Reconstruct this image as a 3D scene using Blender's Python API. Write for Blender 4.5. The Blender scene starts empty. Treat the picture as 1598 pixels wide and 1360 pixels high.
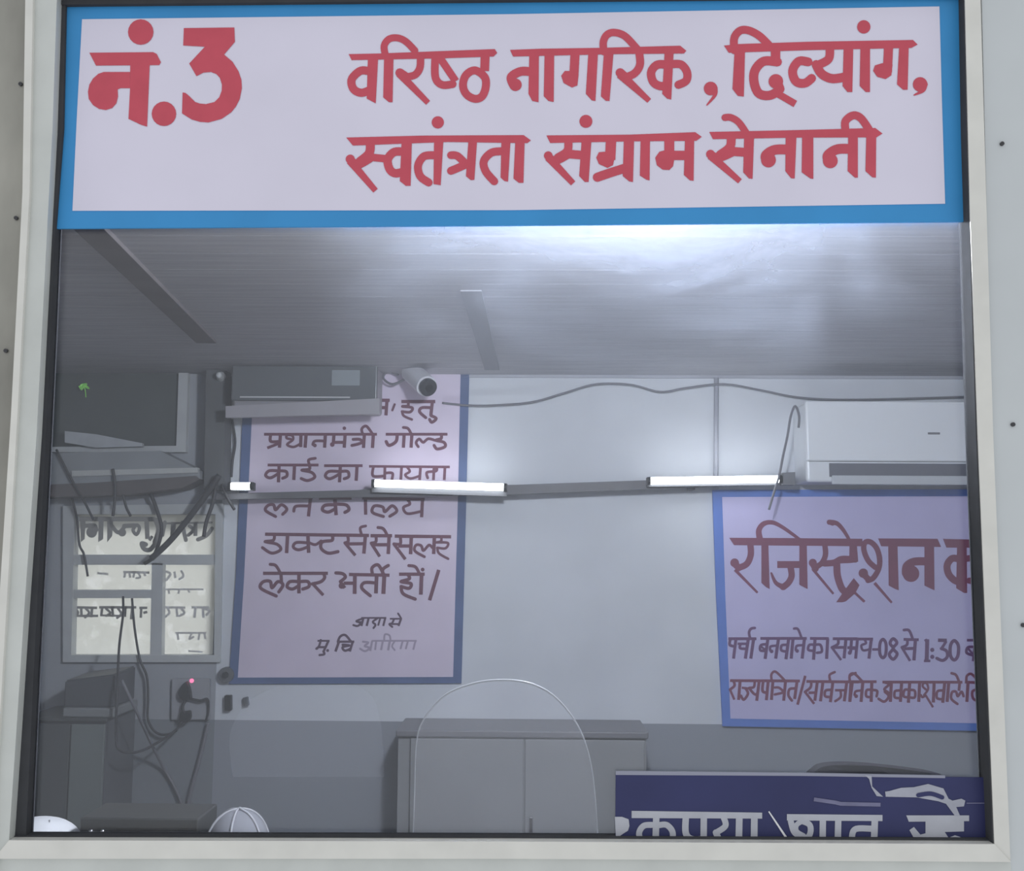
import bpy, bmesh, math, random
from mathutils import Vector, Matrix
from mathutils.geometry import delaunay_2d_cdt
random.seed(7)
S = bpy.context.scene
COL = S.collection
# ---------------------------------------------------------------- camera
F = 1714.0
CAM = Vector((0.037, -1.449, 1.60))
PITCH, YAW, ROLL = math.radians(6.11), math.radians(-1.0), math.radians(0.35)
FW = Vector((math.sin(YAW)*math.cos(PITCH), math.cos(YAW)*math.cos(PITCH), math.sin(PITCH)))
_r = FW.cross(Vector((0, 0, 1))).normalized(); _u = _r.cross(FW)
RT = _r*math.cos(ROLL) + _u*math.sin(ROLL)
UP = -_r*math.sin(ROLL) + _u*math.cos(ROLL)
cam = bpy.data.objects.new('camera', bpy.data.cameras.new('camera'))
COL.objects.link(cam)
M = Matrix((RT, UP, -FW)).transposed().to_4x4(); M.translation = CAM
cam.matrix_world = M
cam.data.sensor_width = 36; cam.data.sensor_fit = 'HORIZONTAL'
cam.data.lens = F/1598*36
cam.data.clip_start = 0.05
S.camera = cam
# ---------------------------------------------------------------- light and exposure
W = bpy.data.worlds.new('daylight'); S.world = W; W.use_nodes = True
W.node_tree.nodes['Background'].inputs[0].default_value = (0.93, 0.96, 1.0, 1)
W.node_tree.nodes['Background'].inputs[1].default_value = 0.78
S.view_settings.view_transform = 'Standard'; S.view_settings.look = 'None'
S.view_settings.gamma = 1; S.view_settings.use_curve_mapping = False
S.view_settings.exposure = 0.0
TUBE_EMIT = 14.0
def area(name, loc, sx, sy, power, rot=(0, 0, 0), col=(0.9, 0.94, 1)):
    l = bpy.data.lights.new(name, 'AREA'); l.shape = 'RECTANGLE'; l.size = sx; l.size_y = sy
    l.energy = power; l.color = col
    o = bpy.data.objects.new(name, l); COL.objects.link(o); o.location = loc; o.rotation_euler = rot
    return o
# unseen point light added under the ceiling to brighten the room
pl = bpy.data.lights.new('ceiling_fill', 'POINT'); pl.energy = 122; pl.shadow_soft_size = 0.09; pl.color = (.9, .94, 1)
plo = bpy.data.objects.new('ceiling_fill', pl); COL.objects.link(plo); plo.location = (0.25, 0.70, 2.27)
sl = bpy.data.lights.new('sun', 'SUN'); sl.energy = 4.0; sl.angle = .3; slo = bpy.data.objects.new('sun', sl); COL.objects.link(slo)
slo.rotation_euler = (math.radians(-55), 0, math.radians(-20))
# ---------------------------------------------------------------- helpers
def ray(px, py): return FW*F + RT*(px-799) + UP*(680-py)
def P(px, py, Y):
    d = ray(px, py); return CAM + d*((Y-CAM.y)/d.y)
def mat(name, col, rough=0.6, metal=0.0, var=0.0, scale=8.0, spec=0.4, stretch=(1, 1, 1), emit=None, es=0.0):
    m = bpy.data.materials.new(name); m.use_nodes = True
    n = m.node_tree.nodes; l = m.node_tree.links; b = n['Principled BSDF']
    b.inputs['Roughness'].default_value = rough; b.inputs['Metallic'].default_value = metal
    b.inputs['Specular IOR Level'].default_value = spec
    c = tuple(col)+(1,)
    b.inputs['Base Color'].default_value = c
    if var:
        g = n.new('ShaderNodeNewGeometry'); mp = n.new('ShaderNodeMapping'); mp.inputs['Scale'].default_value = stretch
        t = n.new('ShaderNodeTexNoise'); t.inputs['Scale'].default_value = scale; t.inputs['Detail'].default_value = 6
        r = n.new('ShaderNodeMapRange'); r.inputs[1].default_value = 0.3; r.inputs[2].default_value = 0.7
        r.inputs[3].default_value = 1-var; r.inputs[4].default_value = 1+var*0.6
        x = n.new('ShaderNodeVectorMath'); x.operation = 'SCALE'; x.inputs[0].default_value = col
        l.new(g.outputs['Position'], mp.inputs[0]); l.new(mp.outputs[0], t.inputs[0]); l.new(t.outputs[0], r.inputs[0])
        l.new(r.outputs[0], x.inputs['Scale']); l.new(x.outputs[0], b.inputs['Base Color'])
    if emit:
        b.inputs['Emission Color'].default_value = tuple(emit)+(1,); b.inputs['Emission Strength'].default_value = es
    return m
def lin(r, g, b):
    f = lambda v: (v/255/12.92 if v < 11 else ((v/255+.055)/1.055)**2.4)
    return (f(r), f(g), f(b))
def link(name, me, m, parent=None):
    o = bpy.data.objects.new(name, me); COL.objects.link(o)
    if m is not None: me.materials.append(m)
    if parent is not None: o.parent = parent
    return o
def from_bm(name, bm, m, parent=None, smooth=False):
    bmesh.ops.recalc_face_normals(bm, faces=bm.faces[:])
    if smooth:
        for f in bm.faces: f.smooth = True
    me = bpy.data.meshes.new(name); bm.to_mesh(me); bm.free()
    return link(name, me, m, parent)
def thing(name, label, cat, group=None, kind=None):
    o = bpy.data.objects.new(name, None); COL.objects.link(o); o.empty_display_size = 0.05
    return tag(o, label, cat, group, kind)
def tag(o, label=None, cat=None, group=None, kind=None):
    if label: o['label'] = label
    if cat: o['category'] = cat
    if group: o['group'] = group
    if kind: o['kind'] = kind
    return o
def struct(o): o['kind'] = 'structure'; return o
def prism(bm, pts, depth):
    """polygon of world points pushed back along y by depth"""
    a = [bm.verts.new(p) for p in pts]; b = [bm.verts.new(p+Vector((0, depth, 0))) for p in pts]
    n = len(pts)
    bm.faces.new(a); bm.faces.new(b[::-1])
    for i in range(n): bm.faces.new((a[i], b[i], b[(i+1) % n], a[(i+1) % n]))
def box(bm, lo, hi, bev=0.0):
    r = bmesh.ops.create_cube(bm, size=1)
    vs = r['verts']
    for v in vs:
        v.co = Vector([lo[i]+(v.co[i]+.5)*(hi[i]-lo[i]) for i in range(3)])
    if bev:
        es = list({e for v in vs for e in v.link_edges})
        bmesh.ops.bevel(bm, geom=es, offset=bev, segments=3, affect='EDGES', profile=0.5)
def boxo(name, lo, hi, m, parent=None, bev=0.0):
    bm = bmesh.new(); box(bm, lo, hi, bev); return from_bm(name, bm, m, parent)
def slab(name, px, Y, depth, m, parent=None, bev=0.0):
    bm = bmesh.new(); prism(bm, [P(x, y, Y) for x, y in px], depth)
    if bev: bmesh.ops.bevel(bm, geom=bm.edges[:], offset=bev, segments=2, affect='EDGES')
    return from_bm(name, bm, m, parent)
def catmull(p, n=6, closed=False):
    if len(p) < 3: return p
    q = []
    N = len(p); rng = N if closed else N-1
    for i in range(rng):
        if closed: a, b, c, d = p[i-1], p[i], p[(i+1) % N], p[(i+2) % N]
        else: a, b, c, d = p[max(i-1, 0)], p[i], p[i+1], p[min(i+2, N-1)]
        for k in range(n):
            t = k/n
            q.append(tuple(0.5*((2*b[j])+(-a[j]+c[j])*t+(2*a[j]-5*b[j]+4*c[j]-d[j])*t*t+(-a[j]+3*b[j]-3*c[j]+d[j])*t**3) for j in range(len(b))))
    q.append(p[0] if closed else p[-1])
    return q
def tube(name, pts, r, m, parent=None, smooth_n=6, seg=8, bm=None):
    own = bm is None
    if own: bm = bmesh.new()
    pts = [Vector(p) for p in (catmull([tuple(p) for p in pts], smooth_n) if smooth_n else pts)]
    rings = []; nrm = None
    for i, p in enumerate(pts):
        t = (pts[min(i+1, len(pts)-1)]-pts[max(i-1, 0)]).normalized()
        if nrm is None: nrm = t.orthogonal().normalized()
        nrm = (nrm-t*nrm.dot(t)).normalized(); b = t.cross(nrm)
        rr = r if not callable(r) else r(i/(len(pts)-1))
        rings.append([bm.verts.new(p+(nrm*math.cos(k*2*math.pi/seg)+b*math.sin(k*2*math.pi/seg))*rr) for k in range(seg)])
    for a, b in zip(rings, rings[1:]):
        for k in range(seg): bm.faces.new((a[k], a[(k+1) % seg], b[(k+1) % seg], b[k]))
    bm.faces.new(rings[0][::-1]); bm.faces.new(rings[-1])
    if own: return from_bm(name, bm, m, parent, True)
def cyl(bm, a, b, r, seg=20, r2=None):
    a, b = Vector(a), Vector(b); t = (b-a).normalized(); n = t.orthogonal().normalized(); c = t.cross(n)
    r2 = r if r2 is None else r2
    A = [bm.verts.new(a+(n*math.cos(k*2*math.pi/seg)+c*math.sin(k*2*math.pi/seg))*r) for k in range(seg)]
    B = [bm.verts.new(b+(n*math.cos(k*2*math.pi/seg)+c*math.sin(k*2*math.pi/seg))*r2) for k in range(seg)]
    for k in range(seg): bm.faces.new((A[k], A[(k+1) % seg], B[(k+1) % seg], B[k]))
    bm.faces.new(A[::-1]); bm.faces.new(B)
def cylo(name, a, b, r, m, parent=None, seg=20, r2=None):
    bm = bmesh.new(); cyl(bm, a, b, r, seg, r2); return from_bm(name, bm, m, parent)
# ---- brush lettering: every stroke is swept with a brush width, the strokes of a line are merged into one mesh
def parse(txt):
    out = []
    for s in txt.strip().split(';'):
        s = s.strip()
        if not s: continue
        k, *pp = s.split()
        out.append((k, [tuple(float(v) for v in p.split(',')) for p in pp]))
    return out
def stroke_polys(txt, x0, y0, s, wscale=1.0):
    polys = []
    for k, p in parse(txt):
        if k[0] == 'P': polys.append([(x0+x*s, y0+y*s) for x, y in p]); continue
        if k[0] == 'D':
            x, y = p[0]; r = float(k[1:])*s
            polys.append([(x0+x*s+r*math.cos(a*math.pi/10), y0+y*s+r*math.sin(a*math.pi/10)) for a in range(20)]); continue
        ws = k[1:].split('>'); w0 = float(ws[0])*s*wscale; w1 = float(ws[-1])*s*wscale
        q = [(x0+x*s, y0+y*s) for x, y in p]
        if k[0] == 'S': q = catmull(q, 5)
        if k[0] == 'O': q = catmull(q, 5, True)
        n = len(q)
        for i in range(n):
            w = w0+(w1-w0)*i/(n-1)
            if k[0] != 'L' or 0 < i < n-1:
                polys.append([(q[i][0]+w/2*math.cos(a*math.pi/6), q[i][1]+w/2*math.sin(a*math.pi/6)) for a in range(12)])
            if i < n-1:
                wb = w0+(w1-w0)*(i+1)/(n-1)
                dx, dy = q[i+1][0]-q[i][0], q[i+1][1]-q[i][1]; d = math.hypot(dx, dy) or 1
                nx, ny = -dy/d, dx/d
                polys.append([(q[i][0]+nx*w/2, q[i][1]+ny*w/2), (q[i+1][0]+nx*wb/2, q[i+1][1]+ny*wb/2),
                              (q[i+1][0]-nx*wb/2, q[i+1][1]-ny*wb/2), (q[i][0]-nx*w/2, q[i][1]-ny*w/2)])
    return polys
def lettering(name, parts, Y, m, parent, clip=None):
    vs, fs = [], []
    for args in parts:
        for poly in stroke_polys(*args):
            w = [P(x, y, Y) for x, y in poly]
            a = sum(w[i].x*w[(i+1) % len(w)].z-w[(i+1) % len(w)].x*w[i].z for i in range(len(w)))
            if a < 0: w = w[::-1]
            fs.append(list(range(len(vs), len(vs)+len(w))))
            vs += [Vector((p.x*100, p.z*100)) for p in w]
    v2, e2, f2, _, _, fo2 = delaunay_2d_cdt(vs, [], fs, 0, 1e-5)
    f2 = [f for f, o_ in zip(f2, fo2) if o_]
    me = bpy.data.meshes.new(name)
    me.from_pydata([(v[0]/100, Y, v[1]/100) for v in v2], [], [list(f) for f in f2])
    me.update()
    return link(name, me, m, parent)
# ---------------------------------------------------------------- materials
ALU = mat('powder_coated_aluminium', (0.62, 0.64, 0.61), 0.35, 0.0, 0.08, 14, 0.5)
ALU2 = mat('cream_bead', (0.74, 0.73, 0.68), 0.3, 0.0, 0.06, 20, 0.5)
ALUR = mat('grey_panel', (0.60, 0.63, 0.64), 0.4, 0.0, 0.05, 6, 0.4)
LEFTP = mat('stained_left_pillar', (0.34, 0.33, 0.29), 0.3, 0.0, 0.35, 9, 0.5, (1, 1, 0.4))
GASK = mat('grey_rubber', (0.07, 0.072, 0.078), 0.95, 0, 0.1, 30, 0.05)
SCREW = mat('dark_screw', (0.08, 0.08, 0.085), 0.4, 0.6)
WALLM = mat('distemper', (0.55, 0.57, 0.61), 0.8, 0, 0.08, 3)
GREYP = mat('grey_partition_paint', (0.25, 0.265, 0.28), 0.7, 0, 0.12, 5)
FLOORM = mat('terrazzo', (0.3, 0.29, 0.27), 0.4, 0, 0.2, 40)
STEEL = mat('grey_enamel_steel', (0.25, 0.255, 0.265), 0.45, 0, 0.07, 4)
STEELD = mat('dark_enamel_steel', (0.11, 0.115, 0.125), 0.5, 0, 0.1, 5)
BLACK = mat('black_plastic', (0.02, 0.021, 0.024), 0.45)
CABLE = mat('cable_black', (0.035, 0.035, 0.04), 0.5)
CABLEG = mat('cable_grey', (0.16, 0.16, 0.18), 0.5)
WHITEP = mat('white_plastic', (0.72, 0.74, 0.77), 0.25, 0, 0.03, 3)
VENTD = mat('dark_vent', (0.13, 0.135, 0.16), 0.5)
RED = mat('red_paint', lin(204, 82, 98), 0.5, 0, 0.06, 30)
BLUE = mat('blue_paint', lin(60, 150, 212), 0.45, 0, 0.07, 8)
SIGNW = mat('lavender_white_sheet', lin(226, 221, 237), 0.35, 0, 0.04, 5)
# ---------------------------------------------------------------- setting: front wall and window
x = lambda px, py, Y: P(px, py, Y).x
GL = P(2, 1310, 0).x-.14; GR = P(1566, 1310, 0).x+.14
boxo('wall_front_left', (-3.0, 0.03, 0), (GL-0.02, 0.14, 2.9), mat('front_wall_paint', (.4, .39, .36), .7, 0, .2, 6))
boxo('wall_front_right', (GR+0.02, 0.03, 0), (3.2, 0.14, 2.9), ALUR)
zt = P(800, -8, 0).z+.12; zb = P(800, 1316, 0).z-.08
boxo('wall_front_top', (GL-0.02, 0.03, zt+0.004), (GR+0.02, 0.14, 2.9), ALUR)
boxo('wall_front_bottom', (GL-0.02, 0.03, 0), (GR+0.02, 0.14, zb-0.004), ALUR)
for n in ('left', 'right', 'top', 'bottom'): struct(bpy.data.objects['wall_front_'+n])
win = thing('window_1', 'white aluminium framed counter window with fixed glass pane', 'window', kind='structure')
# frame: rails carry their outlines at the face of the wall (y = 0)
slab('outer_stile', [(-260, -190), (44, -190), (44, -40), (41, 250), (33, 450), (20, 660), (12, 800), (2, 1000), (-22, 1420), (-22, 1480), (-260, 1480)], 0.004, 0.026, LEFTP, win)
slab('frame_bead', [(40, -40), (52, -40), (46, 300), (27, 650), (10, 950), (-8, 1250), (-12, 1370), (-24, 1370), (-20, 1250), (-2, 950), (17, 650), (35, 300)], -0.014, 0.040, ALU2, win)
slab('left_stile', [(50, -40), (90, -40), (82, 200), (75, 330), (57, 680), (38, 950), (25, 1150), (14, 1312), (-16, 1370), (-12, 1250), (7, 950), (24, 650), (44, 300)], -0.008, 0.036, ALU, win)
slab('right_bead', [(1505, -40), (1529, -40), (1540, 340), (1550, 680), (1563, 1000), (1577, 1346), (1552, 1318), (1539, 1000), (1526, 680), (1514, 340)], -0.008, 0.036, ALU2, win)
slab('right_stile', [(1528, -190), (1810, -190), (1810, 1480), (1588, 1480), (1577, 1345), (1563, 1000), (1550, 680), (1540, 340)], -0.002, 0.032, ALUR, win)
slab('bottom_bead', [(14, 1312), (800, 1314), (1552, 1318), (1578, 1346), (800, 1341), (-10, 1341)], -0.010, 0.038, ALU2, win)
slab('bottom_rail', [(-30, 1340), (800, 1340), (1577, 1344), (1588, 1480), (-22, 1480)], -0.003, 0.033, ALU, win)
slab('top_rail', [(44, -190), (1528, -190), (1508, -26), (800, -20), (88, -8)], -0.008, 0.036, ALU, win)
slab('gasket', [(86, -30), (103, -30), (98, 200), (86, 357), (79, 520), (69, 730), (55, 1000), (40, 1316), (10, 1316), (25, 1140), (36, 950), (55, 680), (73, 330)], 0.008, 0.022, GASK, win)
slab('gasket', [(1504, -30), (1511, -30), (1530, 680), (1556, 1322), (1549, 1322), (1523, 680), (1508, 200)], -0.006, 0.036, GASK, win)
slab('gasket', [(15, 1305), (800, 1307), (1556, 1310), (1556, 1322), (15, 1319)], 0.006, 0.022, GASK, win)
slab('gasket', [(86, -40), (800, -44), (1508, -46), (1508, -6), (800, 0), (90, 7)], 0.006, 0.022, GASK, win)
for px, py in ((1563, 225), (1580, 663), (1596, 976), (33, 132), (26, 341), (10, 548)):
    p = P(px, py, -0.002 if px > 100 else 0.004)
    bm = bmesh.new(); cyl(bm, p+Vector((0, -0.003, 0)), p+Vector((0, .008, 0)), 0.0028, 12); box(bm, p+Vector((-.0022, -.0035, -.0004)), p+Vector((.0022, -.0029, .0004)))
    from_bm('screw', bm, SCREW, win)
# glass with an uneven pale bluish layer, densest just under the sign
G = bpy.data.materials.new('pale_streaked_glass'); G.use_nodes = True
n = G.node_tree.nodes; l = G.node_tree.links; n.clear()
out = n.new('ShaderNodeOutputMaterial'); geo = n.new('ShaderNodeNewGeometry')
tr = n.new('ShaderNodeBsdfTransparent'); tr.inputs[0].default_value = (0.90, 0.91, 0.925, 1)
gl = n.new('ShaderNodeBsdfGlossy'); gl.inputs['Roughness'].default_value = 0.02
df = n.new('ShaderNodeBsdfDiffuse'); df.inputs[0].default_value = (0.78, 0.84, 0.98, 1)
fr = n.new('ShaderNodeFresnel'); fr.inputs[0].default_value = 1.45
m1 = n.new('ShaderNodeMixShader'); m2 = n.new('ShaderNodeMixShader')
l.new(fr.outputs[0], m1.inputs[0]); l.new(tr.outputs[0], m1.inputs[1]); l.new(gl.outputs[0], m1.inputs[2])
sep = n.new('ShaderNodeSeparateXYZ'); l.new(geo.outputs['Position'], sep.inputs[0])
def mr(src, a, b, c=0.0, d=1.0, smooth=True):
    r = n.new('ShaderNodeMapRange'); r.interpolation_type = 'SMOOTHSTEP' if smooth else 'LINEAR'
    for i, v in enumerate((a, b, c, d)): r.inputs[1+i].default_value = v
    l.new(src, r.inputs[0]); return r.outputs[0]
def mth(op, a, b):
    k = n.new('ShaderNodeMath'); k.operation = op
    for i, v in enumerate((a, b)):
        if isinstance(v, (int, float)): k.inputs[i].default_value = v
        else: l.new(v, k.inputs[i])
    return k.outputs[0]
def noise(scale, stretch, rot, det=5, dist=0.0):
    mp = n.new('ShaderNodeMapping'); mp.inputs['Scale'].default_value = stretch; mp.inputs['Rotation'].default_value = rot
    t = n.new('ShaderNodeTexNoise'); t.inputs['Scale'].default_value = scale; t.inputs['Detail'].default_value = det
    t.inputs['Distortion'].default_value = dist
    l.new(geo.outputs['Position'], mp.inputs[0]); l.new(mp.outputs[0], t.inputs[0]); return t.outputs[0]
ZS = P(800, 352, 0.02).z
X = lambda px: P(px, 500, 0.02).x
Zp = lambda py: P(800, py, 0.02).z
fade = mr(sep.outputs[2], Zp(640), Zp(352))
left = mr(sep.outputs[0], X(430), X(760)); right = mr(sep.outputs[0], X(1500), X(1150), 0.3, 1)
edge = mr(sep.outputs[2], Zp(440), Zp(356))
patchy = mr(noise(3.6, (1, 1, 1.7), (0, 0.6, 0), 6, 1.0), 0.34, 0.68)
fine = mr(noise(30.0, (0.25, 1, 1), (0, -0.5, 0), 6, 0.6), 0.3, 0.75, 0.6, 1.0)
a1 = mth('MULTIPLY', mth('MULTIPLY', fade, left), mth('MULTIPLY', right, mth('ADD', mth('MULTIPLY', patchy, 0.55), 0.35)))
a1 = mth('ADD', a1, mth('MULTIPLY', mth('MULTIPLY', edge, mth('MULTIPLY', left, right)), 0.22))
pale_mix = mth('ADD', mth('MULTIPLY', mth('MULTIPLY', a1, fine), 0.46), 0.024)
l.new(pale_mix, m2.inputs[0]); l.new(m1.outputs[0], m2.inputs[1]); l.new(df.outputs[0], m2.inputs[2]); l.new(m2.outputs[0], out.inputs[0])
tagp = slab('glass_pane', [(80, -10), (1508, -14), (1545, 1319), (30, 1319)], 0.022, 0.005, G, win)
# ---------------------------------------------------------------- setting: the room behind
YB = 3.10
XL, XR = -2.35, 2.75
ZC = P(900, 586, YB).z
zd = P(800, 1128, YB).z
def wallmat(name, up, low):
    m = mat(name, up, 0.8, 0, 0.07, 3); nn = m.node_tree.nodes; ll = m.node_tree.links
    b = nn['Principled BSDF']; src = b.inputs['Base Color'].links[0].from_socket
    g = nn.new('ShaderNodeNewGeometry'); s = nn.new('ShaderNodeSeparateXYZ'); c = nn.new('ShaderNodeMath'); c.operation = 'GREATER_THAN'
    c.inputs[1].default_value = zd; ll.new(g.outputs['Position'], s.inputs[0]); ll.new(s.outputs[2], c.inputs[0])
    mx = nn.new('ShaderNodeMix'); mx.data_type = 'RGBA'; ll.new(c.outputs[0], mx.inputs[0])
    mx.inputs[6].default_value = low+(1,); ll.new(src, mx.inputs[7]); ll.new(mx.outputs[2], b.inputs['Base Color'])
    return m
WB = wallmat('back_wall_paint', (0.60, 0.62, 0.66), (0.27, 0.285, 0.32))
WBL = wallmat('left_wall_tone', (0.33, 0.345, 0.37), (0.2, 0.215, 0.235))  # darker tone for the left stretch and the side wall
xs = x(346, 800, YB)                       # where the darker left stretch of the back wall ends
hx0, hx1 = x(113, 900, YB), x(336, 900, YB)
hz1, hz0 = P(200, 803, YB).z, P(200, 1024, YB).z
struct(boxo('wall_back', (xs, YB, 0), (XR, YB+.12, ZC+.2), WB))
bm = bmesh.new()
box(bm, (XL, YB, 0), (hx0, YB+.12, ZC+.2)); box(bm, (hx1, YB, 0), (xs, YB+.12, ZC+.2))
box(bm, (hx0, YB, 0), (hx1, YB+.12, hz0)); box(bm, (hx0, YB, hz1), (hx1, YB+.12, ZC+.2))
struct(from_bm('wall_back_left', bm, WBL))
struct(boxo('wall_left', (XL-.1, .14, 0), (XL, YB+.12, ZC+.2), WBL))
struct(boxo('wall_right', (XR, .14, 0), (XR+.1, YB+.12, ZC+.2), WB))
struct(boxo('floor', (XL-.1, .03, -.08), (XR+.1, YB+.2, 0), FLOORM))
# boarded ceiling
CE = mat('smoked_ceiling_boards', (0.36, 0.36, 0.385), 0.65, 0, 0.13, 6, 0.3, (0.5, 7, 1))
bm = bmesh.new(); yy = 0.14
while yy < YB-.01:
    y2 = min(yy+0.155, YB); box(bm, (XL, yy, ZC), (XR, y2-.002, ZC+.03)); yy = y2
box(bm, (XL, .14, ZC+.02), (XR, YB, ZC+.06))
struct(from_bm('ceiling', bm, CE))
BR = mat('dark_rafter', (0.12, 0.108, 0.112), 0.7, 0, 0.2, 9)
def onceil(px, py, z):
    d = ray(px, py); return CAM+d*((z-CAM.z)/d.z)
a, b = onceil(120, 340, ZC-.012), onceil(322, 536, ZC-.012)
bm = bmesh.new(); t = (b-a).normalized(); s = Vector((t.y, -t.x, 0))*.035
v = [a-s, a+s, b+s, b-s]; lo = [bm.verts.new(p) for p in v]; hi = [bm.verts.new(p+Vector((0, 0, .012))) for p in v]
bm.faces.new(lo); bm.faces.new(hi[::-1])
for i in range(4): bm.faces.new((lo[i], hi[i], hi[(i+1) % 4], lo[(i+1) % 4]))
tr1 = struct(from_bm('trim_1', bm, BR))
a, b = onceil(735, 455, ZC-.004), onceil(768, 578, ZC-.004)
bm = bmesh.new(); t = (b-a).normalized(); s = Vector((t.y, -t.x, 0))*.03
v = [a-s, a+s, b+s, b-s]; lo = [bm.verts.new(p) for p in v]; hi = [bm.verts.new(p+Vector((0, 0, .012))) for p in v]
bm.faces.new(lo); bm.faces.new(hi[::-1])
for i in range(4): bm.faces.new((lo[i], hi[i], hi[(i+1) % 4], lo[(i+1) % 4]))
struct(from_bm('trim_2', bm, mat('grey_rafter', (0.2, .2, .22), .7)))
# cover strip where wall and ceiling meet
struct(boxo('trim_3', (xs, YB-.012, ZC-.012), (XR, YB, ZC), mat('cover_strip', (.4, .41, .45), .7)))
# ---------------------------------------------------------------- sign on the glass
YS = 0.0125
sg = thing('counter_sign', 'large lavender-white sign with blue border and red lettering across top of the window', 'sign')
slab('border', [(90, -6), (800, -9), (1508, -12), (1511, 130), (1514, 346), (800, 352), (83, 357), (92, 180)], YS+.001, .004, BLUE, sg)
slab('panel', [(128, 30), (800, 22), (1466, 10), (1470, 160), (1475, 318), (800, 328), (113, 329), (120, 180)], YS, .002, SIGNW, sg)
k3 = 300/1598
NUM = '''P 210,385 740,380 770,395 805,465 790,488 265,492; P 550,470 712,470 690,1000 640,985 535,935 548,690;
P 548,545 330,545 285,560 240,600 210,650 198,710 205,770 240,820 290,852 345,862 400,845 435,805 448,750 445,690 470,680 548,680; D106 637,213; D102 830,893;
P 995,180 1415,175 1420,295 1330,400 1400,460 1450,540 1474,610 1478,680 1460,770 1430,830 1390,880 1310,935 1200,965 1130,960 1060,940 980,890 985,715 1010,720 1040,745 1090,795 1130,808 1180,812 1250,795 1290,755 1310,700 1312,650 1295,595 1265,562 1220,545 1160,550 1100,580 1040,475 1170,335 990,325'''
L1A = '''P 75,290 320,285 1290,248 1310,280 1280,310 850,325 100,340; P 235,320 320,320 300,700 225,660; S68 240,430 170,430 100,500 115,580 180,612 250,590;
P 370,290 448,290 440,690 410,690 362,650; S58 378,290 370,220 410,165 480,155 550,185 625,260; S62 672,315 668,400 630,460 560,480; S74 500,445 560,485;
L66>46 495,450 735,695; S64 795,310 795,480 850,545 940,540; L62 820,300 965,515; L74 1210,285 1205,430; O66 1125,425 1205,480 1215,560 1185,640 1125,662 1055,625 1025,550 1050,465'''
L1B = '''P 85,255 350,245 830,238 1500,220 1550,262 1530,285 960,290 110,310; P 245,290 325,290 322,690 270,680 238,620; S74 250,435 170,435 95,480 110,540; D52 130,545;
P 372,290 452,290 448,688 405,680 365,640; L76 625,290 615,480; P 585,430 540,430 510,470 530,530 600,568 645,550 655,460; P 735,290 815,290 795,680 765,675 715,620;
P 865,280 945,280 912,680 880,678 840,640; S62 865,270 860,190 890,130 950,110 1040,140 1140,245; S66 1160,285 1165,380 1120,450 1040,485; S76 1000,445 1050,490; L78>44 1000,455 1242,678;
P 1370,270 1445,270 1425,668 1390,660 1350,620; S70 1375,375 1305,380 1258,440 1275,520 1330,555 1385,550; S68 1440,372 1510,378 1556,440 1550,510 1485,545'''
L1C = '''D45 122,497; S40>8 148,495 150,540 97,606; P 210,215 300,205 760,190 1450,178 1480,208 1440,230 760,245 240,262; P 280,230 348,240 340,550 300,545 265,500;
S52 277,245 277,165 315,117 370,115 440,150 505,212; L62 548,225 548,345; S60 560,322 470,318 412,380 408,460 440,530 510,542 570,510; D48 550,450; S64 555,450 575,500; L46 560,530 678,598;
S58 762,322 700,318 660,380 682,450 740,462 785,430; S56 905,235 895,305 820,345; S60 815,340 850,400 920,432 1010,420; P 995,230 1058,230 1052,520 1020,520 988,480;
P 1105,225 1168,225 1168,520 1140,520 1100,480; D44 1127,92; L60 1290,215 1282,390; P 1250,330 1200,345 1188,380 1215,420 1270,435 1308,410 1316,340; P 1360,215 1422,215 1415,505 1385,505 1345,470;
D48 1497,470; S44>8 1525,470 1515,510 1457,540'''
L2A = '''P 55,238 700,222 1530,218 1590,262 1560,285 900,275 110,305; S74 255,285 245,370 165,440; D38 88,418; S66 88,420 150,465 250,415; L66>48 85,430 298,680; L62 235,400 390,415;
S70 520,355 450,360 400,420 415,500 460,535 525,525; P 515,280 600,280 590,640 550,640 500,600; S66 785,385 700,395 652,470 670,560 740,612; P 785,270 862,270 840,635 780,625; D51 816,112;
P 1070,270 1142,270 1120,590 1090,592 1050,560; S64 925,385 980,392 1050,460; S66 925,515 990,488 1075,450; S66 1345,352 1260,365 1198,435 1215,520 1285,602; P 1345,270 1420,270 1400,605 1370,600 1338,570;
P 1460,270 1538,270 1528,615 1490,615 1445,580'''
L2B = '''P 75,245 840,238 1450,215 1510,258 1460,295 850,300 110,315; S76 278,300 268,390 180,450; D40 92,432; S72 92,440 160,480 280,420; L76>54 92,445 322,688; L80 260,415 430,430; P 400,300 490,300 465,675 430,675 378,620;
D60 440,115; L96 672,290 664,470; P 620,395 560,400 535,450 560,510 640,545 690,520 712,420; P 790,300 885,300 875,675 840,670 780,620; S84 545,632 660,592 810,545; P 945,290 1032,290 1028,660 1000,655 938,615;
L92 1210,290 1210,440; L86 1200,430 1370,430; P 1180,380 1120,395 1080,450 1095,520 1150,562 1210,565 1245,530 1262,430; P 1355,280 1440,280 1435,665 1400,660 1345,610'''
L2C = '''S58 220,125 270,125 335,165 395,250; P 90,245 800,230 1470,212 1530,258 1480,290 820,292 120,305; S74 272,285 262,370 180,435; D37 100,430; S70 102,435 170,460 290,410; L70>46 100,440 345,655; L74 250,405 400,415;
P 380,290 462,290 450,635 420,632 372,580; S82 730,390 630,395 560,440 570,490; D62 582,478; P 725,280 815,280 800,632 770,630 722,570; P 862,280 955,280 955,635 930,632 858,580;
S82 1250,385 1150,390 1075,440 1085,490; D62 1096,485; P 1245,280 1325,280 1325,625 1300,625 1240,570; P 1395,270 1478,270 1475,625 1445,622 1388,570; S66 1222,230 1222,155 1285,107 1350,130 1418,225'''
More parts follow.
